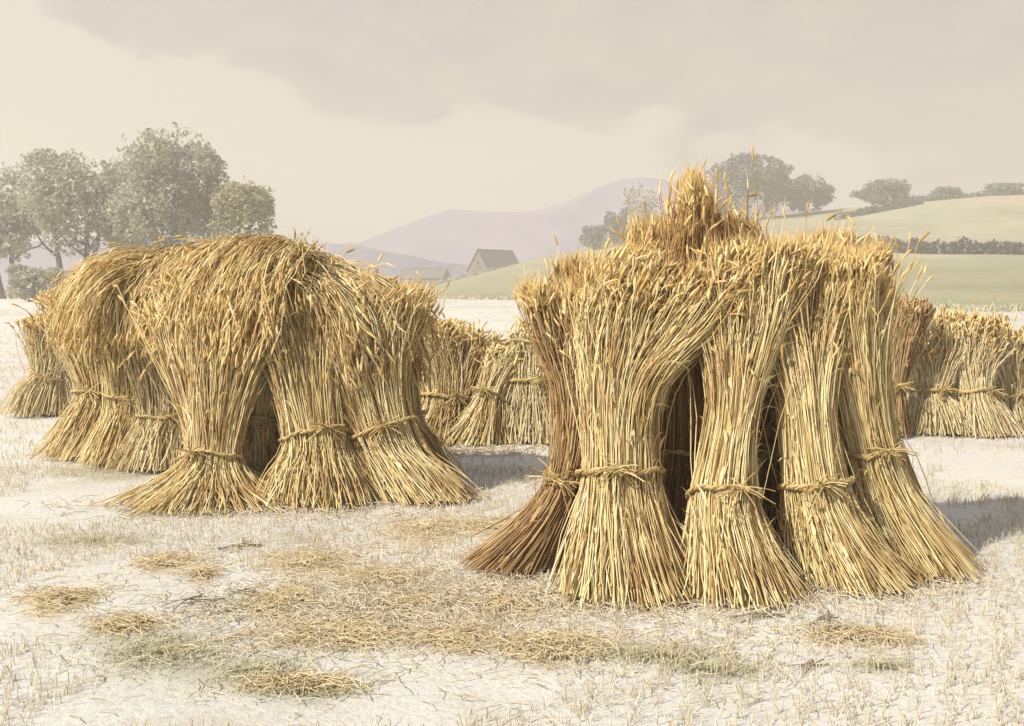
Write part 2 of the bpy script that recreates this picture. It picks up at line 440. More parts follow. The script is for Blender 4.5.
# right stook ---------------------------------------------------------------
make_sheaf('wide front sheaf of the right stook, pale, flared like a skirt below its band', RG,
    [(630, None, 5.24, 68, .25), (623, 530, 5.42, 50, .19), (620, 466, 5.52, 38, .15), (622, 385, 5.64, 43, .15), (648, 325, 5.78, 74, .18), (672, 276, 5.86, 80, .20)],
    n=1500, seed=11, clumps=20, lenvar=.42)
make_sheaf('short bushy front sheaf of the right stook, splayed beside the pale skirted one', RG,
    [(744, None, 5.22, 54, .24), (732, 545, 5.34, 42, .18), (724, 490, 5.44, 32, .14), (735, 400, 5.60, 25, .13), (744, 326, 5.80, 46, .17), (750, 274, 5.9, 58, .18)],
    n=1500, seed=12, clumps=14, lenvar=.42)
make_sheaf('slanting sheaf of the right stook with an arched band, base kicked out right', RG,
    [(856, None, 5.46, 54, .24), (832, 535, 5.52, 43, .18), (815, 480, 5.58, 32, .14), (806, 395, 5.70, 27, .13), (802, 326, 5.88, 44, .16), (803, 282, 5.95, 52, .17)],
    n=1500, seed=13, clumps=12, lenvar=.42)
make_sheaf('outermost right sheaf of the right stook, its butts raked far out into the shadow', RG,
    [(924, None, 5.74, 44, .26), (893, 515, 5.78, 37, .18), (872, 462, 5.82, 27, .13), (856, 385, 5.88, 26, .13), (846, 316, 5.98, 38, .16), (850, 280, 6.02, 40, .16)],
    n=1350, seed=14, clumps=10, lenvar=.42)
make_sheaf('thin brownish sheaf leaning out at the left foot of the right stook', RG,
    [(508, None, 5.78, 42, .2), (546, 520, 5.76, 27, .14), (568, 474, 5.76, 20, .10), (578, 400, 5.84, 26, .11), (574, 350, 5.92, 34, .14), (568, 308, 5.96, 36, .14)],
    n=900, seed=15, clumps=10, mat='dark_straw')
make_sheaf('tallest sheaf, its ears rising to the single peak of the right stook', RG,
    [(690, None, 6.05, 60, .25), (690, 490, 6.03, 44, .18), (690, 440, 6.0, 36, .14), (690, 350, 6.0, 36, .13), (691, 260, 6.02, 32, .12), (692, 202, 6.04, 15, .08)],
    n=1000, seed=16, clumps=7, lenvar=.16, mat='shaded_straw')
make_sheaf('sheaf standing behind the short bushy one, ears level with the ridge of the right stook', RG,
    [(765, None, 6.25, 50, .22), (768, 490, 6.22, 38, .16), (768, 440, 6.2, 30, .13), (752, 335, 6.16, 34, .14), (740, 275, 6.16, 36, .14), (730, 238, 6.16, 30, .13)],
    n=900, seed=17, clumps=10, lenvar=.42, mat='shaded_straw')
make_sheaf('sheaf behind the wide skirted one, ears pointing up left over the barn slope', RG,
    [(585, None, 6.3, 50, .22), (592, 480, 6.26, 34, .16), (598, 430, 6.22, 30, .13), (606, 345, 6.18, 40, .14), (606, 310, 6.18, 44, .15), (606, 280, 6.18, 40, .15)],
    n=850, seed=18, clumps=12)
make_sheaf('back sheaf filling the shaded hollow in the middle of the right stook', RG,
    [(650, None, 6.75, 55, .25), (655, 470, 6.6, 40, .18), (660, 420, 6.5, 34, .14), (665, 330, 6.4, 40, .14), (664, 285, 6.35, 38, .14), (662, 246, 6.35, 28, .12)],
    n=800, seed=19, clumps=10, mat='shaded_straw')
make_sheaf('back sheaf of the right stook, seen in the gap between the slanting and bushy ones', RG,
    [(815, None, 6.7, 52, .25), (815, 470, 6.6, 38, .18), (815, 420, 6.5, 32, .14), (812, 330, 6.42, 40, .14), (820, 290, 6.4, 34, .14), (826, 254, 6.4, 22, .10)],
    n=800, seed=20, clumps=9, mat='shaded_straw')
make_sheaf('back corner sheaf of the right stook, upright behind the raked outermost one', RG,
    [(890, None, 6.5, 40, .22), (876, 465, 6.45, 32, .16), (868, 420, 6.4, 26, .13), (862, 340, 6.36, 28, .13), (864, 300, 6.34, 28, .14), (868, 268, 6.34, 22, .12)],
    n=650, seed=21, clumps=7)
# left stook ----------------------------------------------------------------
kw = dict(r_straw=.0036)
make_sheaf('front sheaf of the left stook, fanned low and wide from a tightly tied waist', LG,
    [(203, None, 7.42, 78, .34), (208, 480, 7.56, 46, .2), (214, 452, 7.64, 27, .13), (216, 395, 7.76, 38, .15), (220, 335, 7.92, 62, .2), (226, 300, 8.05, 70, .22)],
    n=1200, seed=31, clumps=16, **kw)
make_sheaf('yellowish sheaf of the left stook, next right of the low fanned one', LG,
    [(318, None, 7.48, 52, .28), (316, 470, 7.58, 42, .2), (316, 438, 7.68, 32, .15), (304, 370, 7.82, 36, .15), (298, 322, 8.0, 50, .2), (298, 296, 8.12, 50, .2)],
    n=1050, seed=32, clumps=12, **kw)
make_sheaf('right end sheaf of the left stook, butts trailing toward the blue shadow', LG,
    [(430, None, 7.62, 44, .26), (404, 466, 7.70, 40, .2), (384, 436, 7.76, 34, .15), (366, 370, 7.86, 38, .15), (364, 325, 8.0, 48, .18), (370, 302, 8.1, 46, .18)],
    n=1050, seed=33, clumps=12, **kw)
make_sheaf('narrow upright sheaf closing the right side of the left stook', LG,
    [(420, None, 8.45, 34, .24), (408, 440, 8.4, 27, .17), (400, 415, 8.35, 22, .13), (392, 350, 8.3, 26, .14), (398, 325, 8.3, 28, .15), (403, 308, 8.3, 24, .15)],
    n=750, seed=34, clumps=8, **kw)
make_sheaf('far end sheaf of the left stook, its curved butts spreading beneath the tall trees', LG,
    [(88, None, 9.5, 48, .3), (102, 420, 9.56, 38, .2), (110, 388, 9.6, 34, .16), (106, 348, 9.62, 46, .2), (100, 315, 9.66, 48, .22), (98, 300, 9.7, 44, .22)],
    n=850, seed=35, clumps=10, **kw)
make_sheaf('pale slim sheaf standing between the low fanned one and the far end one', LG,
    [(160, None, 8.9, 42, .24), (164, 440, 8.92, 34, .18), (168, 412, 8.95, 28, .13), (168, 360, 9.0, 40, .15), (162, 312, 9.1, 52, .2), (160, 296, 9.15, 52, .22)],
    n=850, seed=36, clumps=10, mat='pale_straw', **kw)
make_sheaf('inner sheaf of the left stook, in the dark gap behind the yellowish one', LG,
    [(268, None, 8.3, 42, .26), (266, 445, 8.3, 34, .18), (264, 412, 8.3, 28, .15), (262, 345, 8.3, 36, .16), (262, 290, 8.35, 52, .2), (262, 262, 8.4, 54, .2)],
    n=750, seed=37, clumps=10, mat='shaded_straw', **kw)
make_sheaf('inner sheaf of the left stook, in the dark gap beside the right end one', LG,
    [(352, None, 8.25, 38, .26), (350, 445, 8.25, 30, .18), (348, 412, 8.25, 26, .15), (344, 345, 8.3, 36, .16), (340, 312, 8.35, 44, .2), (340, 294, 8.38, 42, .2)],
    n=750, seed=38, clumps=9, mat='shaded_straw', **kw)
hk = dict(hood=True, waist=1, bands=[], lenvar=.55, spread=.2, leafy=.4, **kw)
make_sheaf('hood sheaf laid over the crest of the left stook, ears hanging down its front', LG,
    [(300, 276, 8.62, 40, .07), (276, 260, 8.44, 54, .09), (252, 254, 8.24, 62, .12), (230, 268, 8.02, 66, .13), (214, 302, 7.88, 68, .13), (206, 338, 7.78, 62, .10)],
    n=1500, seed=39, clumps=30, **hk)
make_sheaf('hood sheaf draped over the far left end of the stook, ears drooping left', LG,
    [(196, 278, 9.42, 40, .08), (164, 266, 9.36, 52, .10), (132, 266, 9.24, 60, .13), (102, 280, 9.12, 64, .15), (84, 304, 9.06, 62, .15), (74, 332, 9.04, 52, .13)],
    n=1400, seed=40, clumps=26, **hk)
make_sheaf('hood sheaf bending over the right shoulder of the left stook, ears hanging right', LG,
    [(290, 284, 8.52, 40, .07), (314, 276, 8.38, 48, .08), (340, 282, 8.22, 52, .10), (364, 300, 8.08, 54, .12), (382, 330, 8.0, 54, .12), (390, 360, 7.96, 50, .10)],
    n=1400, seed=41, clumps=26, **hk)
make_sheaf('hood sheaf hanging between the front and the right shoulder hoods, ears straight down', LG,
    [(284, 282, 8.75, 40, .07), (286, 268, 8.55, 48, .08), (290, 266, 8.3, 52, .10), (294, 282, 8.06, 56, .12), (296, 312, 7.94, 58, .12), (298, 342, 7.88, 50, .10)],
    n=1300, seed=45, clumps=24, **hk)
make_sheaf('hood sheaf hanging between the front and the far left hoods, over the pale slim sheaf', LG,
    [(190, 280, 9.5, 40, .07), (180, 264, 9.3, 52, .09), (170, 262, 9.05, 58, .12), (160, 278, 8.82, 60, .13), (152, 308, 8.72, 58, .12), (148, 340, 8.68, 50, .10)],
    n=1300, seed=46, clumps=24, **hk)
make_sheaf('shaggy sheaf filling the gap between the slim pale sheaf and the far end one', LG,
    [(122, None, 9.15, 40, .24), (130, 430, 9.15, 34, .18), (136, 400, 9.15, 30, .14), (138, 350, 9.15, 44, .17), (132, 314, 9.2, 50, .2), (130, 298, 9.25, 50, .22)],
    n=800, seed=42, clumps=12, **kw)
make_sheaf('ragged sheaf close behind the low fanned one, crowded under the front hood', LG,
    [(232, None, 8.0, 46, .22), (240, 450, 8.0, 38, .18), (244, 420, 8.0, 32, .14), (244, 360, 8.02, 46, .16), (240, 310, 8.1, 58, .2), (238, 286, 8.15, 60, .2)],
    n=850, seed=43, clumps=12, **kw)
make_sheaf('ragged sheaf between the yellowish and the right end ones, half in shade', LG,
    [(366, None, 7.95, 42, .22), (356, 455, 7.95, 36, .18), (346, 425, 7.95, 30, .14), (338, 360, 7.98, 42, .16), (334, 320, 8.05, 50, .2), (334, 300, 8.1, 48, .2)],
    n=850, seed=44, clumps=12, **kw)
# middle stook ----------------------------------------------------------------
kw = dict(r_straw=.0046, awns=False, leafy=.16, lenvar=.5, spread=.13)
make_sheaf('rounded left sheaf of the middle stook, half behind the left stook', MG,
    [(432, None, 10.6, 42, .3), (440, 415, 10.66, 31, .2), (444, 396, 10.7, 26, .15), (444, 365, 10.8, 34, .17), (440, 345, 10.9, 44, .24), (442, 330, 10.95, 36, .24)],
    n=950, seed=51, clumps=14, **kw)
make_sheaf('low central sheaf of the middle stook, leaning right between the two big stooks', MG,
    [(474, None, 10.5, 34, .28), (484, 415, 10.58, 22, .18), (491, 393, 10.64, 16, .13), (503, 365, 10.74, 20, .15), (511, 358, 10.84, 28, .2), (516, 350, 10.9, 26, .2)],
    n=600, seed=52, clumps=8, emat='straw', **kw)
make_sheaf('pale stout sheaf of the middle stook tied with two straw bands', MG,
    [(540, None, 10.6, 36, .28), (540, 410, 10.66, 33, .22), (540, 384, 10.7, 31, .2), (542, 352, 10.8, 34, .2), (545, 338, 10.88, 36, .24), (547, 328, 10.92, 32, .22)],
    n=700, seed=53, clumps=9, bands=[2, 3], mat='pale_straw', emat='pale_straw', **kw)
make_sheaf('rear sheaf of the middle stook, showing its ears between the rounded and leaning ones', MG,
    [(470, None, 11.3, 32, .28), (470, 405, 11.3, 24, .2), (470, 388, 11.3, 19, .15), (468, 355, 11.3, 25, .17), (474, 356, 11.3, 36, .2), (477, 348, 11.3, 34, .2)],
    n=600, seed=54, clumps=9, mat='pale_straw', **kw)
make_sheaf('rear sheaf of the middle stook, half behind the left foot of the right stook', MG,
    [(580, None, 11.2, 30, .28), (578, 405, 11.2, 24, .2), (576, 388, 11.2, 19, .15), (574, 355, 11.2, 25, .17), (574, 335, 11.2, 28, .2), (574, 318, 11.2, 28, .2)],
    n=450, seed=55, clumps=7, **kw)
# far right stook ------------------------------------------------------------
make_sheaf('dark brownish sheaf leaning right, beside the right stook and before the far group', NG,
    [(891, None, 10.9, 14, .2), (893, 405, 10.9, 12, .14), (896, 385, 10.9, 10, .1), (902, 350, 10.95, 13, .12), (909, 325, 11.0, 15, .14), (913, 310, 11.0, 13, .14)],
    n=420, seed=61, clumps=5, mat='dark_straw', emat='dark_straw', **kw)
make_sheaf('broad pale sheaf of the far right stook, brown hollow beside its foot', NG,
    [(936, None, 11.1, 30, .28), (934, 405, 11.15, 24, .2), (932, 390, 11.2, 20, .15), (934, 365, 11.25, 26, .17), (936, 345, 11.3, 34, .2), (937, 324, 11.35, 26, .18)],
    n=850, seed=62, clumps=8, mat='pale_straw', **kw)
make_sheaf('rear sheaf of the far right stook, its ears between the pale and the slanted ones', NG,
    [(962, None, 11.9, 26, .28), (962, 400, 11.9, 22, .2), (962, 385, 11.9, 18, .15), (962, 362, 11.9, 24, .17), (962, 358, 11.9, 26, .2), (962, 347, 11.9, 24, .2)],
    n=420, seed=63, clumps=7, **kw)
make_sheaf('slanted sheaf of the far right stook, second sheaf in from the picture edge', NG,
    [(986, None, 11.0, 24, .26), (980, 408, 11.08, 20, .18), (977, 390, 11.12, 16, .13), (976, 365, 11.2, 22, .15), (980, 345, 11.3, 30, .2), (983, 327, 11.3, 24, .16)],
    n=800, seed=64, clumps=8, mat='pale_straw', **kw)
make_sheaf('last sheaf of the far right stook, touching the right picture edge', NG,
    [(1026, None, 11.4, 28, .26), (1019, 408, 11.4, 22, .18), (1014, 390, 11.4, 18, .13), (1010, 365, 11.4, 24, .15), (1010, 345, 11.4, 28, .18), (1010, 332, 11.4, 27, .18)],
    n=700, seed=65, clumps=8, mat='pale_straw', **kw)
# far left edge -----------------------------------------------------------------
make_sheaf('pale sheaf at the left picture edge, half hidden behind the left stook', None,
    [(40, None, 12.6, 26, .28), (46, 385, 12.6, 22, .2), (50, 372, 12.6, 18, .15), (54, 348, 12.6, 24, .17), (56, 330, 12.6, 27, .2), (57, 320, 12.6, 26, .2)],
    n=700, seed=71, clumps=7, mat='pale_straw', **kw)

# ------------------------------------------------------------------ stubble, litter, weeds
rng = np.random.default_rng(99)
def gz_arr(x, y):
    return np.array([ground_z(a, b) for a, b in zip(x, y)])
def stubble(n, y0, y1, hgt, r):
    u = rng.random(n)
    y = y0*(y1/y0)**u if False else np.sqrt(y0*y0+(y1*y1-y0*y0)*u)
    x = rng.uniform(-.78, .78, n)*y
    row = .17                                         # drilled rows running away from the viewer, aslant
    a = math.radians(22); ca, sa = math.cos(a), math.sin(a)
    p = x*ca-y*sa; q = x*sa+y*ca
    p = np.round(p/row)*row+rng.normal(0, .045, n)
    x = p*ca+q*sa; y = -p*sa+q*ca
    keep = np.array([fbm(i*.5, j*.5, 2.2, 3) > -.25 for i, j in zip(x, y)])
    keep &= y > 2.5
    x, y = x[keep], y[keep]; n = len(x)
    z = gz_arr(x, y)
    h = hgt*rng.uniform(.35, 1.15, n)
    lean = rng.normal(0, .35, (n, 2))*h[:, None]
    b = np.stack([x, y, z-.01], 1); t = np.stack([x+lean[:, 0], y+lean[:, 1], z+h], 1)
    P = np.stack([b, t], 1)
    return tubes(P, np.full((n, 2), r)*rng.uniform(.7, 1.3, (n, 1)))
v, f = join(stubble(48000, 3.2, 9, .048, .0019), stubble(44000, 9, 24, .055, .0030), stubble(21000, 24, 60, .07, .006))
o = link('stubble', mesh_np('stubble', v, f), M['stubble']); tag(o, 'short pale cut stubble covering the harvested field', 'stubble', kind='stuff')

def lying(px, py, rx, ry, n, L, r, aim=None, aspread=.6, zmax=.03):
    Y = F*EYE/(py-HY)
    c = at(px, py, Y)
    th = rng.uniform(0, 2*PI, n); rr = np.abs(rng.normal(0, .52, n))*(1+.25*np.sin(th*3+px))
    X = c[0]+np.cos(th)*rr*rx*Y/F
    yy = F*EYE/np.maximum(py-HY+np.sin(th)*rr*ry, 20)
    z = gz_arr(X, yy)
    a = (rng.uniform(0, PI, n) if aim is None else rng.normal(aim, aspread, n))
    l = L*rng.uniform(.4, 1.2, n)
    d = np.stack([np.cos(a), np.sin(a), np.zeros(n)], 1)
    q = np.array([-.5, 0, .5])
    P = np.stack([X, yy, z], 1)[:, None]+d[:, None]*(l[:, None]*q)[..., None]
    P[..., 2] += rng.uniform(.004, zmax, (n, 1))+np.array([-.004, .012, -.004])[None]*rng.uniform(0, 1.5, (n, 1))+rng.normal(0, .006, (n, 3))
    return tubes(P, np.full((n, 3), r))
o = link('straw_litter', mesh_np('straw_litter', *join(*[lying(x, y, a*1.3, b*1.3, int(a*b*.42)+40, .14, .0021, aim=.15, aspread=.8) for x, y, a, b in ochre])), M['litter'])
tag(o, 'ochre loose straw lying in flat drifts on the field', 'loose straw', kind='stuff')
# thin general scatter round the stook feet
o = link('straw_litter', mesh_np('straw_litter', *join(lying(640, 600, 190, 22, 900, .14, .0024), lying(850, 590, 130, 18, 500, .14, .0024), lying(250, 508, 200, 16, 800, .15, .003), lying(480, 450, 150, 10, 400, .15, .004), lying(500, 600, 620, 110, 3800, .11, .0020), lying(360, 610, 300, 60, 1200, .12, .0020))), M['stubble'])
tag(o, 'pale straw scraps scattered round the feet of the stooks', 'loose straw', kind='stuff')

def weeds(px, py, rx, ry, n, h, r):
    Y = F*EYE/(py-HY); c = at(px, py, Y)
    th = rng.uniform(0, 2*PI, n); rr = np.abs(rng.normal(0, .6, n))*(1+.3*np.sin(th*3+px*.7))
    X = c[0]+np.cos(th)*rr*rx*Y/F
    yy = F*EYE/np.maximum(py-HY+np.sin(th)*rr*ry, 20)
    z = gz_arr(X, yy)
    hh = h*rng.uniform(.3, 1.2, n); a = rng.uniform(0, 2*PI, n); l = hh*rng.uniform(.4, 2.0, n)
    q = np.array([0, .4, .75, 1.0])
    P = np.stack([X, yy, z-.005], 1)[:, None]+np.stack([np.cos(a), np.sin(a), 0*a], 1)[:, None]*(l[:, None]*q**1.5)[..., None]
    P[..., 2] += hh[:, None]*(q-.35*q*q)[None]
    sd = np.stack([-np.sin(a), np.cos(a), 0*a], 1)[:, None]*np.ones((1, 4, 1))
    return ribbons(P, np.full((n, 1), r)*np.array([1, .9, .6, .1])[None], sd)
o = link('weeds', mesh_np('weeds', *join(*[weeds(x, y, a*1.15, b*1.15, int(a*b*1.3)+40, .032, .0028) for x, y, a, b in green])), M['weed'])
tag(o, 'low grey green weeds growing in patches among the stubble', 'weeds', kind='stuff')

# rough grass margin where the stubble meets the green field
n = 9000
sx = rng.uniform(-.2, .62, n); yy = np.interp(sx, [-1, -.1, .03, .35, 1], [150, 118, 84, 62, 60])+rng.normal(0, 1.6, n)+2*np.sin(sx*40)
X = sx*yy; z = gz_arr(X, yy); hh = rng.uniform(.12, .55, n); a = rng.uniform(0, 2*PI, n); q = np.array([0, .4, .75, 1.0])
P = np.stack([X, yy, z-.03], 1)[:, None]+np.stack([np.cos(a), np.sin(a), 0*a], 1)[:, None]*(hh[:, None]*.7*q**1.5)[..., None]
P[..., 2] += hh[:, None]*(q-.3*q*q)[None]
sd = np.stack([-np.sin(a), np.cos(a), 0*a], 1)[:, None]*np.ones((1, 4, 1))
o = link('grass', mesh_np('grass', *join(ribbons(P, np.full((n, 1), .035)*np.array([1, .9, .6, .1])[None], sd))), M['weed'])
tag(o, 'rough grass margin between the stubble and the green field', 'grass', kind='stuff')

# single dark stalks lying in the open, each a thing
def stalk(px, py, ang, L, lab):
    Y = F*EYE/(py-HY); c = at(px, py, Y); z = ground_z(c[0], Y)
    q = np.linspace(-.5, .5, 7)
    d = np.array([math.cos(ang), math.sin(ang), 0])
    P = (d[None]*(L*q)[:, None])[None]*np.ones((7, 1, 1))+rng.normal(0, .014, (7, 1, 3))
    sd = np.array([-d[1], d[0], 0])
    P = P+sd*(rng.normal(0, .16, (7, 1))*q[None]*np.sign(L))[..., None]
    P[..., 2] = np.abs(P[..., 2])*.5+.022+.01*np.cos(q*5)[None]*rng.uniform(.3, 1.6, (7, 1))
    vv, ff = tubes(P, np.full((7, 7), .0024)*np.linspace(.7, 1.2, 7)[None])
    o = link('fallen_stalks', mesh_np('fallen_stalks', vv, [ff]), M['twig'])
    o.location = (c[0], Y, z-.02)
    tag(o, lab, 'straw wisp', 'dark wisps fallen on the stubble')
stalk(240, 548, .5, .26, 'dark wisp lying nearest below the low fanned front sheaf of the left stook')
stalk(190, 602, .9, .24, 'dark wisp on bare stubble at the upper left of the long ochre straw drift')
stalk(212, 604, .95, .20, 'dark wisp lying parallel and just right of another wisp')
stalk(245, 594, .15, .20, 'short blackish wisp at the left tip of the upper ochre drift')
stalk(232, 610, .3, .22, 'brown wisp just under the short blackish one')
stalk(758, 622, .3, .24, 'dark wisp in front of the short bushy sheaf')
stalk(822, 625, .6, .22, 'dark wisp in front of the slanting sheaf, upper of the pair')
stalk(836, 635, .5, .20, 'dark wisp in front of the slanting sheaf, lower of the pair')
stalk(808, 670, .2, .14, 'small brown wisp lying nearest the bottom right corner')

# ------------------------------------------------------------------ trees
def tube_mesh(paths_r):
    """list of (points (S,3), radii (S,)) -> tapered round limbs in one mesh"""
    out = []
    for p, r in paths_r:
        out.append(tubes(np.asarray(p)[None], np.asarray(r)[None], 7))
    return join(*out)

def bent(p0, p1, r0, r1, wob, S=9):
    q = np.linspace(0, 1, S)
    p0, p1 = np.asarray(p0, float), np.asarray(p1, float)
    P = p0+(p1-p0)*q[:, None]
    w = rng.normal(0, 1, (3,))*wob; w2 = rng.normal(0, 1, (3,))*wob*.5
    P += w*np.sin(q*PI)[:, None]+w2*np.sin(q*2*PI)[:, None]
    return P, r0+(r1-r0)*q**.8

def leaf_cloud(blobs, n, size, gaps=.0, freq=.5, shell=.45):
    """leaf faces spread through a set of ellipsoids (centre, radii), uneven outline, open gaps"""
    blobs = [(np.array(c, float), np.array(r, float)) for c, r in blobs]
    w = np.array([r.prod()**.67 for _, r in blobs]); w /= w.sum()
    pts = []
    bi = rng.choice(len(blobs), int(n*1.9), p=w)
    for b in bi:
        c, r = blobs[b]
        d = norm(rng.normal(size=3)); m = rng.uniform(shell, 1)**.6
        m *= 1+.28*fbm(d[0]*1.8+c[0], d[1]*1.8+c[1], d[2]*1.8+c[2], 3)
        p = c+d*r*m
        if fbm(p[0]*freq, p[1]*freq, p[2]*freq+7, 3) < gaps-.35: continue
        pts.append(p)
        if len(pts) >= n: break
    p = np.array(pts); n = len(p)
    a = norm(rng.normal(size=(n, 3))); b = norm(np.cross(a, rng.normal(size=(n, 3))))
    s = size*rng.uniform(.5, 1.4, (n, 1))
    # a leaf spray: bent rhombus of two triangles
    c1, c2, c3, c4 = p-a*s, p+b*s*.55+np.array([0, 0, -.12])*s, p+a*s, p-b*s*.55+np.array([0, 0, -.12])*s
    v = np.stack([c1, c2, c3, c4], 1).reshape(-1, 3)
    i = np.arange(n*4).reshape(n, 4)
    return v, [np.concatenate([i[:, [0, 1, 2]], i[:, [0, 2, 3]]])]

def tree(label, group, px, Y, top, width, mat, trunk_px=0, n=7000, leaf=.30, nblob=9, low=.42, gaps=.12, stems=1, name='tree', cat='tree', lean=0, cz=.64, rz=.34):
    x = (px-CX)*Y/F; z0 = ground_z(x, Y)
    H = EYE+(HY-top)*Y/F-z0; W = width*Y/F/2
    root = empty(name, (x, Y, z0-.05), label, cat, group)
    tips = []
    for sidx in range(stems):
        bx = (sidx-(stems-1)/2)*W*.35
        tp = (bx+rng.normal(0, .1*W)+lean*W, rng.normal(0, .1*W), H*.72)
        P, r = bent((bx*.6, 0, 0), tp, H*.026, H*.008, H*.02)
        v, f = tube_mesh([(P, r)])
        tr = link('trunk', mesh_np('trunk', v, f), M['bark'], root)
        for j in range(6 if stems == 1 else 4):
            k = rng.integers(3, 7); a = rng.uniform(0, 2*PI)
            q = P[k]+np.array([math.cos(a)*W*.75, math.sin(a)*W*.6, H*rng.uniform(.14, .34)])
            L, lr = bent(P[k], q, r[k]*.6, r[k]*.14, H*.02)
            tw = [(L, lr)]
            for _ in range(4):
                kk = rng.integers(3, 8)
                tw.append(bent(L[kk], L[kk]+rng.normal(0, .16, 3)*H*np.array([1, 1, .6])+np.array([0, 0, .06*H]), lr[kk]*.6, lr[kk]*.12, H*.01, 6))
            v, f = tube_mesh(tw)
            link('limb', mesh_np('limb', v, f), M['bark'], root)
            tips.append(q)
    blobs = [((lean*W*.5, 0, H*cz), (W*.78, W*.74, H*rz))]
    for j in range(nblob):
        a = rng.uniform(0, 2*PI); rr = rng.uniform(.35, .72)
        zz = H*rng.uniform(low, .86)
        fac = math.sqrt(max(.15, 1-((zz/H-.56)/.5)**2))
        blobs.append(((math.cos(a)*W*rr*fac+lean*W*.4, math.sin(a)*W*rr*fac, zz), np.array([W*.42, W*.42, H*.15])*rng.uniform(.7, 1.15)))
    v, f = leaf_cloud(blobs, n, leaf, gaps, freq=2.2/W)
    link('crown', mesh_np('crown', v, f, smooth=False), M[mat], root)
    return root

def bush(label, group, px, Y, top, width, mat, n=1800, leaf=.22, depth=None, name='bush', cat='bush', bottom=None):
    x = (px-CX)*Y/F; z0 = ground_z(x, Y)
    H = max(EYE+(HY-top)*Y/F-z0, .6); W = width*Y/F/2
    root = empty(name, (x, Y, z0-.05), label, cat, group)
    st = [bent((rng.normal(0, .1*W), 0, 0), (rng.normal(0, .5*W), rng.normal(0, .3*W), H*.75), H*.03, H*.008, H*.04) for _ in range(6)]
    v, f = tube_mesh(st); link('stems', mesh_np('stems', v, f), M['bark'], root)
    blobs = [((0, 0, H*.45), (W*.8, W*.6, H*.42))]+[((rng.uniform(-.65, .65)*W, rng.uniform(-.4, .4)*W, H*rng.uniform(.35, .8)), np.array([W*.4, W*.35, H*.24])*rng.uniform(.7, 1.1)) for _ in range(6)]
    v, f = leaf_cloud(blobs, n, leaf, .05, freq=2.5/W)
    v[:, 2] = np.maximum(v[:, 2], .02)
    link('foliage', mesh_np('foliage', v, f, smooth=False), M[mat], root)
    return root

TG = 'trees behind the left stook'
rng = np.random.default_rng(5)
tree('tall grey green tree with several bare stems at the far left', TG, 78, 112, 146, 124, 'willow', n=9500, leaf=.24, stems=3, low=.5, gaps=.16)
tree('biggest round crowned tree, dark forked trunk above the left stook', TG, 172, 108, 128, 124, 'willow', n=13500, leaf=.24, stems=1, low=.38, gaps=.10)
tree('smallest olive tree on the right of the trio, crown low over the hood sheaves', TG, 240, 106, 178, 88, 'olive', n=9500, leaf=.21, low=.35, gaps=.08, lean=.1)
tree('slender pale tree squeezed between the many stemmed tree and the biggest one', TG, 128, 122, 156, 74, 'willow', n=6500, leaf=.23, low=.45, gaps=.2)
tree('grey green tree cut off by the left picture edge', TG, 8, 118, 160, 90, 'willow', n=7500, leaf=.25, low=.4, gaps=.14, stems=2)
BG = 'bushes under the left trees'
bush('low grey bush at the left edge, beside the many stemmed tree', BG, 36, 98, 262, 74, 'willow', n=2200, leaf=.24)
bush('dull bush at the foot of the many stemmed tree', BG, 98, 99, 254, 66, 'willow', n=2000, leaf=.24)
bush('bluish bush round the forked trunk of the biggest tree', BG, 168, 97, 236, 62, 'blue', n=2200, leaf=.22)
bush('olive bush spreading under the smallest tree, above the stook crest', BG, 236, 97, 238, 84, 'olive', n=2400, leaf=.24)
bush('small olive bush trailing off toward the hills', BG, 284, 99, 264, 50, 'olive', n=1400, leaf=.22)

HG = 'trees on the right hill crest'
tree('broad blue grey tree on the hill just right of the stook peak', HG, 748, 258, 155, 112, 'blue', n=10000, leaf=.44, low=.28, gaps=.1, cz=.5, rz=.46)
tree('lower blue grey tree touching the right flank of the broad crest tree', HG, 806, 256, 174, 68, 'blue', n=6500, leaf=.4, low=.25, gaps=.12, cz=.5, rz=.46)
tree('round hedgerow tree alone on the upper right field edge', HG, 884, 262, 178, 66, 'blue', n=6500, leaf=.36, low=.2, gaps=.14, cz=.5, rz=.46)
tree('small hedgerow tree next to the round one, near the picture edge', HG, 944, 264, 186, 36, 'blue', n=1800, leaf=.45, low=.2, gaps=.14, cz=.5, rz=.46)
tree('thin open tree standing over the bushes in front of the mountain peak', HG, 640, 256, 182, 42, 'willow', n=700, leaf=.42, low=.4, gaps=.3)
tree('stubby tree at the right picture edge on the hill crest', HG, 1004, 266, 182, 44, 'blue', n=2000, leaf=.45, low=.2, gaps=.14, cz=.5, rz=.46)
CG = 'bushes on the central slope'
bush('dark bush at the lower end of the row, next to the barn field', CG, 594, 248, 222, 30, 'blue', n=1100, leaf=.42)
bush('tallest dark bush in the middle of the slope row', CG, 617, 250, 209, 36, 'blue', n=1500, leaf=.42)
bush('dark bush at the upper end of the row, against the stook ears', CG, 652, 252, 212, 40, 'blue', n=1500, leaf=.42)
bush('pale low bush between the broad crest tree and the stook peak', CG, 712, 250, 186, 36, 'blue', n=1400, leaf=.45)

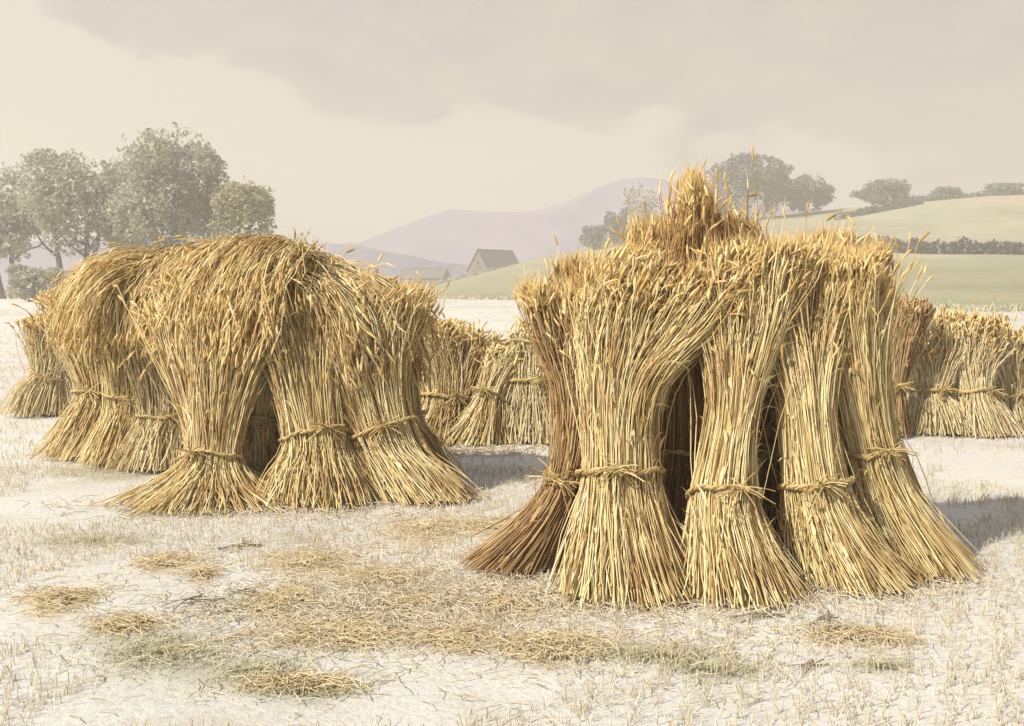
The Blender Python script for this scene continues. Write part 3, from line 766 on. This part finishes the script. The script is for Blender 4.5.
def hedge(label, pts, h_px, mat, n, leaf, group='hedges on the right hill'):
    """pts: (px, Y) along the ground"""
    c = [((p-CX)*Y/F, Y) for p, Y in pts]
    x0, y0 = c[0]; z0 = ground_z(x0, y0)
    root = empty('hedge', (x0, y0, z0), label, 'hedge', group)
    blobs, st = [], []
    for (xa, ya), (xb, yb) in zip(c[:-1], c[1:]):
        L = math.hypot(xb-xa, yb-ya); m = max(2, int(L/1.6))
        for i in range(m):
            t = (i+.5)/m; x, y = xa+(xb-xa)*t, ya+(yb-ya)*t; z = ground_z(x, y)
            H = h_px*y/F*rng.uniform(.75, 1.15)
            blobs.append(((x-x0, y-y0, z-z0+H*.45), (1.5, 1.1, H*.55)))
            if i % 2 == 0: st.append(bent((x-x0, y-y0, z-z0), (x-x0+rng.normal(0, .3), y-y0, z-z0+H*.8), .09, .03, .1, 5))
    v, f = leaf_cloud(blobs, n, leaf, -.1, freq=.6, shell=.3)
    link('foliage', mesh_np('foliage', v, f, smooth=False), M[mat], root)
hedge('dark thick hedge crossing the right slope between the two green fields', [(838, 176), (880, 166), (930, 158), (985, 154), (1060, 150)], 15, 'hedge', 5200, .28)
hedge('thin dark hedge along the upper field, below the hedgerow trees', [(836, 236), (880, 246), (920, 254)], 7, 'hedge', 1800, .32)
hedge('low hedge on the skyline running to the right picture edge', [(905, 258), (960, 262), (1050, 266)], 6, 'blue', 2200, .34)
hedge('low hedge along the lower edge of the central green field, below the barn', [(398, 262), (440, 262), (500, 262)], 3, 'willow', 1100, .3)

# ------------------------------------------------------------------ farm buildings
def box(c, s):
    c, s = np.array(c), np.array(s)/2
    v = np.array([[x, y, z] for x in (-1, 1) for y in (-1, 1) for z in (-1, 1)])*s+c
    f = np.array([[0, 1, 3, 2], [4, 6, 7, 5], [0, 4, 5, 1], [2, 3, 7, 6], [0, 2, 6, 4], [1, 5, 7, 3]])
    return v, f
def building(label, px, Y, z0, W, L, hw, hr, rot, wall, roof, door=True, windows=2, chimney=False, name='barn', cat='barn'):
    """gable in local -X end; ridge along +X"""
    x = (px-CX)*Y/F
    root = empty(name, (x, Y, z0), label, cat); root.rotation_euler = (0, 0, rot)
    w = W/2
    v = np.array([[0, -w, -1.5], [0, w, -1.5], [0, w, hw], [0, 0, hr], [0, -w, hw], [L, -w, -1.5], [L, w, -1.5], [L, w, hw], [L, 0, hr], [L, -w, hw]])
    me = mesh_np('wall', v, [np.array([[0, 4, 3, 2, 1], [5, 6, 7, 8, 9]]), np.array([[0, 5, 9, 4], [1, 2, 7, 6], [0, 1, 6, 5], [4, 9, 8, 3], [3, 8, 7, 2]])], smooth=False)
    link('wall', me, M[wall], root)
    # roof: two thick slopes with overhang
    sl = (hr-hw)/w; e = .35; t = .18
    vs, n = [], 0; fs = []
    for sg in (-1, 1):
        a = [(-e, 0, hr+.04), (L+e, 0, hr+.04), (L+e, sg*(w+e), hr+.04-sl*(w+e)), (-e, sg*(w+e), hr+.04-sl*(w+e))]
        b = [(p[0], p[1], p[2]+t) for p in a]
        vs += a+b
        fs += [[n, n+1, n+2, n+3], [n+4, n+7, n+6, n+5]]+[[n+i, n+4+i, n+4+(i+1) % 4, n+(i+1) % 4] for i in range(4)]
        n += 8
    rf = link('roof', mesh_np('roof', np.array(vs), [np.array(fs)], smooth=False), M[roof], root)
    v, f = box((L/2, 0, hr+.24), (L+2*e, .35, .16)); link('ridge', mesh_np('ridge', v, [f], False), M[roof], rf)
    if chimney:
        v, f = box((L-.6, 0, hr+.7), (.8, .8, 1.5)); link('chimney', mesh_np('chimney', v, [f], False), M[wall], rf)
    if door:
        v, f = box((-.03, 0, 1.3), (.12, W*.36, 2.6)); link('door', mesh_np('door', v, [f], False), M['wood'], root)
    v, f = box((-.03, 0, hw+(hr-hw)*.35), (.12, .7, .8)); link('loft_opening', mesh_np('loft_opening', v, [f], False), M['glassy'], root)
    for i in range(windows):
        xx = L*(i+1)/(windows+1)
        v, f = box((xx, -w-.02, hw*.55), (.9, .12, 1.0)); fr = link('window', mesh_np('window', v, [f], False), M['white'], root)
        v, f = box((xx, -w-.05, hw*.55), (.7, .12, .8)); link('pane', mesh_np('pane', v, [f], False), M['glassy'], fr)
    return root
zb = EYE+(HY-277)*270/F
building('dark gabled stone barn with a long slate roof on the slope', 478, 270, zb, 6.0, 15, 1.8, 6.6, math.radians(56), 'stone', 'slate')
zb = EYE+(HY-286)*285/F
building('low grey farm shed in the hollow left of the gabled barn', 446, 285, zb, 5.0, 12, 2.2, 4.4, math.radians(160), 'stone', 'slate', windows=3, name='farm_shed', cat='farm shed')

# ------------------------------------------------------------------ haze
v, f = box((0, 360, 29.), (3000, 860, 64.))
me = mesh_np('haze', v, [f], False)
hm = bpy.data.materials.new('haze'); hm.use_nodes = True
nt = hm.node_tree; nt.nodes.clear()
pv = nt.nodes.new('ShaderNodeVolumePrincipled'); out = nt.nodes.new('ShaderNodeOutputMaterial')
pv.inputs['Color'].default_value = (.84, .805, .745, 1); pv.inputs['Density'].default_value = .0022
pv.inputs['Anisotropy'].default_value = .15
nt.links.new(pv.outputs[0], out.inputs['Volume'])
hz = link('haze', me, hm); tag(hz, kind='stuff')

# ------------------------------------------------------------------ sky, sun
SUN_EL, SUN_AZ = math.radians(41), math.radians(215)      # light comes from the left, a little behind the viewer
sd = Vector((math.cos(SUN_EL)*math.cos(SUN_AZ), math.cos(SUN_EL)*math.sin(SUN_AZ), math.sin(SUN_EL)))
W = bpy.data.worlds.new('World'); sc.world = W; W.use_nodes = True
nt = W.node_tree; L = nt.links; bg = nt.nodes['Background']
sky = nt.nodes.new('ShaderNodeTexSky'); sky.sky_type = 'NISHITA'; sky.sun_disc = False
sky.sun_elevation = SUN_EL; sky.sun_rotation = math.atan2(sd.x, sd.y); sky.air_density = 1.2; sky.dust_density = 3
tc = nt.nodes.new('ShaderNodeTexCoord'); sp = nt.nodes.new('ShaderNodeSeparateXYZ'); L.new(tc.outputs['Generated'], sp.inputs[0])
def math_node(op, a, b=None, clamp=False):
    m = nt.nodes.new('ShaderNodeMath'); m.operation = op; m.use_clamp = clamp
    for i, s in enumerate((a, b)):
        if s is None: continue
        if isinstance(s, (int, float)): m.inputs[i].default_value = s
        else: L.new(s, m.inputs[i])
    return m.outputs[0]
mp = nt.nodes.new('ShaderNodeMapping'); mp.inputs['Scale'].default_value = (1, 1, 2.2); L.new(tc.outputs['Generated'], mp.inputs[0])
def noise_node(scale, detail=6, rough=.55):
    n = nt.nodes.new('ShaderNodeTexNoise'); n.inputs['Scale'].default_value = scale; n.inputs['Detail'].default_value = detail; n.inputs['Roughness'].default_value = rough
    L.new(mp.outputs[0], n.inputs['Vector']); return n.outputs[0]
n1, n2, n3 = noise_node(5.5, 7, .5), noise_node(2.3, 4), noise_node(11, 5)
# a cloud bank whose lower edge slants down to the right, bright sky below it
edge = math_node('ADD', math_node('ADD', sp.outputs['Z'], math_node('MULTIPLY', sp.outputs['X'], .235)), -.137)
edge = math_node('ADD', edge, math_node('MULTIPLY', math_node('SUBTRACT', n1, .5), .3))
bank = nt.nodes.new('ShaderNodeMapRange'); bank.interpolation_type = 'SMOOTHSTEP'; bank.inputs[1].default_value = -.008; bank.inputs[2].default_value = .022
L.new(edge, bank.inputs[0])
def mix(fac, a, b):
    m = nt.nodes.new('ShaderNodeMix'); m.data_type = 'RGBA'
    for i, s in ((0, fac), (6, a), (7, b)):
        if isinstance(s, tuple): m.inputs[i].default_value = (*s, 1)
        elif isinstance(s, (int, float)): m.inputs[i].default_value = s
        else: L.new(s, m.inputs[i])
    return m.outputs[2]
K = 5.6
bright = (.93*K, .89*K, .745*K); grey = (.59*K, .555*K, .54*K); warm = (.76*K, .71*K, .59*K)
mr = nt.nodes.new('ShaderNodeMapRange'); mr.inputs[1].default_value = .38; mr.inputs[2].default_value = .66; L.new(n2, mr.inputs[0])
mr3 = nt.nodes.new('ShaderNodeMapRange'); mr3.inputs[1].default_value = .45; mr3.inputs[2].default_value = .7; L.new(n3, mr3.inputs[0])
cl = mix(mr.outputs[0], grey, (.765*K, .725*K, .60*K))
cl = mix(math_node('MULTIPLY', mr3.outputs[0], .55), cl, (.62*K, .555*K, .64*K))
n4 = noise_node(16, 8, .6)
brk = nt.nodes.new('ShaderNodeMapRange'); brk.inputs[1].default_value = .36; brk.inputs[2].default_value = .62; brk.inputs[3].default_value = .72
L.new(n4, brk.inputs[0])
skyc = mix(math_node('MULTIPLY', bank.outputs[0], brk.outputs[0]), bright, cl)
up = nt.nodes.new('ShaderNodeMapRange'); up.inputs[1].default_value = .3; up.inputs[2].default_value = .9; up.inputs[3].default_value = .06; up.inputs[4].default_value = .9
L.new(sp.outputs['Z'], up.inputs[0])
fin = mix(up.outputs[0], skyc, sky.outputs[0])
L.new(fin, bg.inputs[0]); bg.inputs[1].default_value = .1

sun = bpy.data.lights.new('sun', 'SUN'); sun.energy = 5.0; sun.angle = math.radians(1.5); sun.color = (1, .94, .84)
so = bpy.data.objects.new('sun', sun); COL.objects.link(so)
so.rotation_euler = (-sd).to_track_quat('-Z', 'Y').to_euler(); so.location = (-30, -20, 40)

# ------------------------------------------------------------------ camera and render
cam = bpy.data.cameras.new('camera'); co = bpy.data.objects.new('camera', cam); COL.objects.link(co)
cam.sensor_fit = 'HORIZONTAL'; cam.sensor_width = 36; cam.lens = 36*F/1024
co.location = (0, 0, EYE); co.rotation_euler = (PI/2, 0, 0)
cam.shift_y = -(363-HY)/1024
cam.clip_start = .05; cam.clip_end = 4000
sc.camera = co
vs = sc.view_settings
vs.view_transform = 'Standard'; vs.look = 'None'; vs.gamma = 1; vs.exposure = 0.5; vs.use_curve_mapping = False
sc.render.engine = 'CYCLES'
cy = sc.cycles
cy.use_denoising = True; cy.denoiser = 'OPENIMAGEDENOISE'
cy.max_bounces = 8; cy.diffuse_bounces = 4; cy.volume_bounces = 2; cy.transparent_max_bounces = 8
cy.use_adaptive_sampling = True; cy.adaptive_threshold = .015
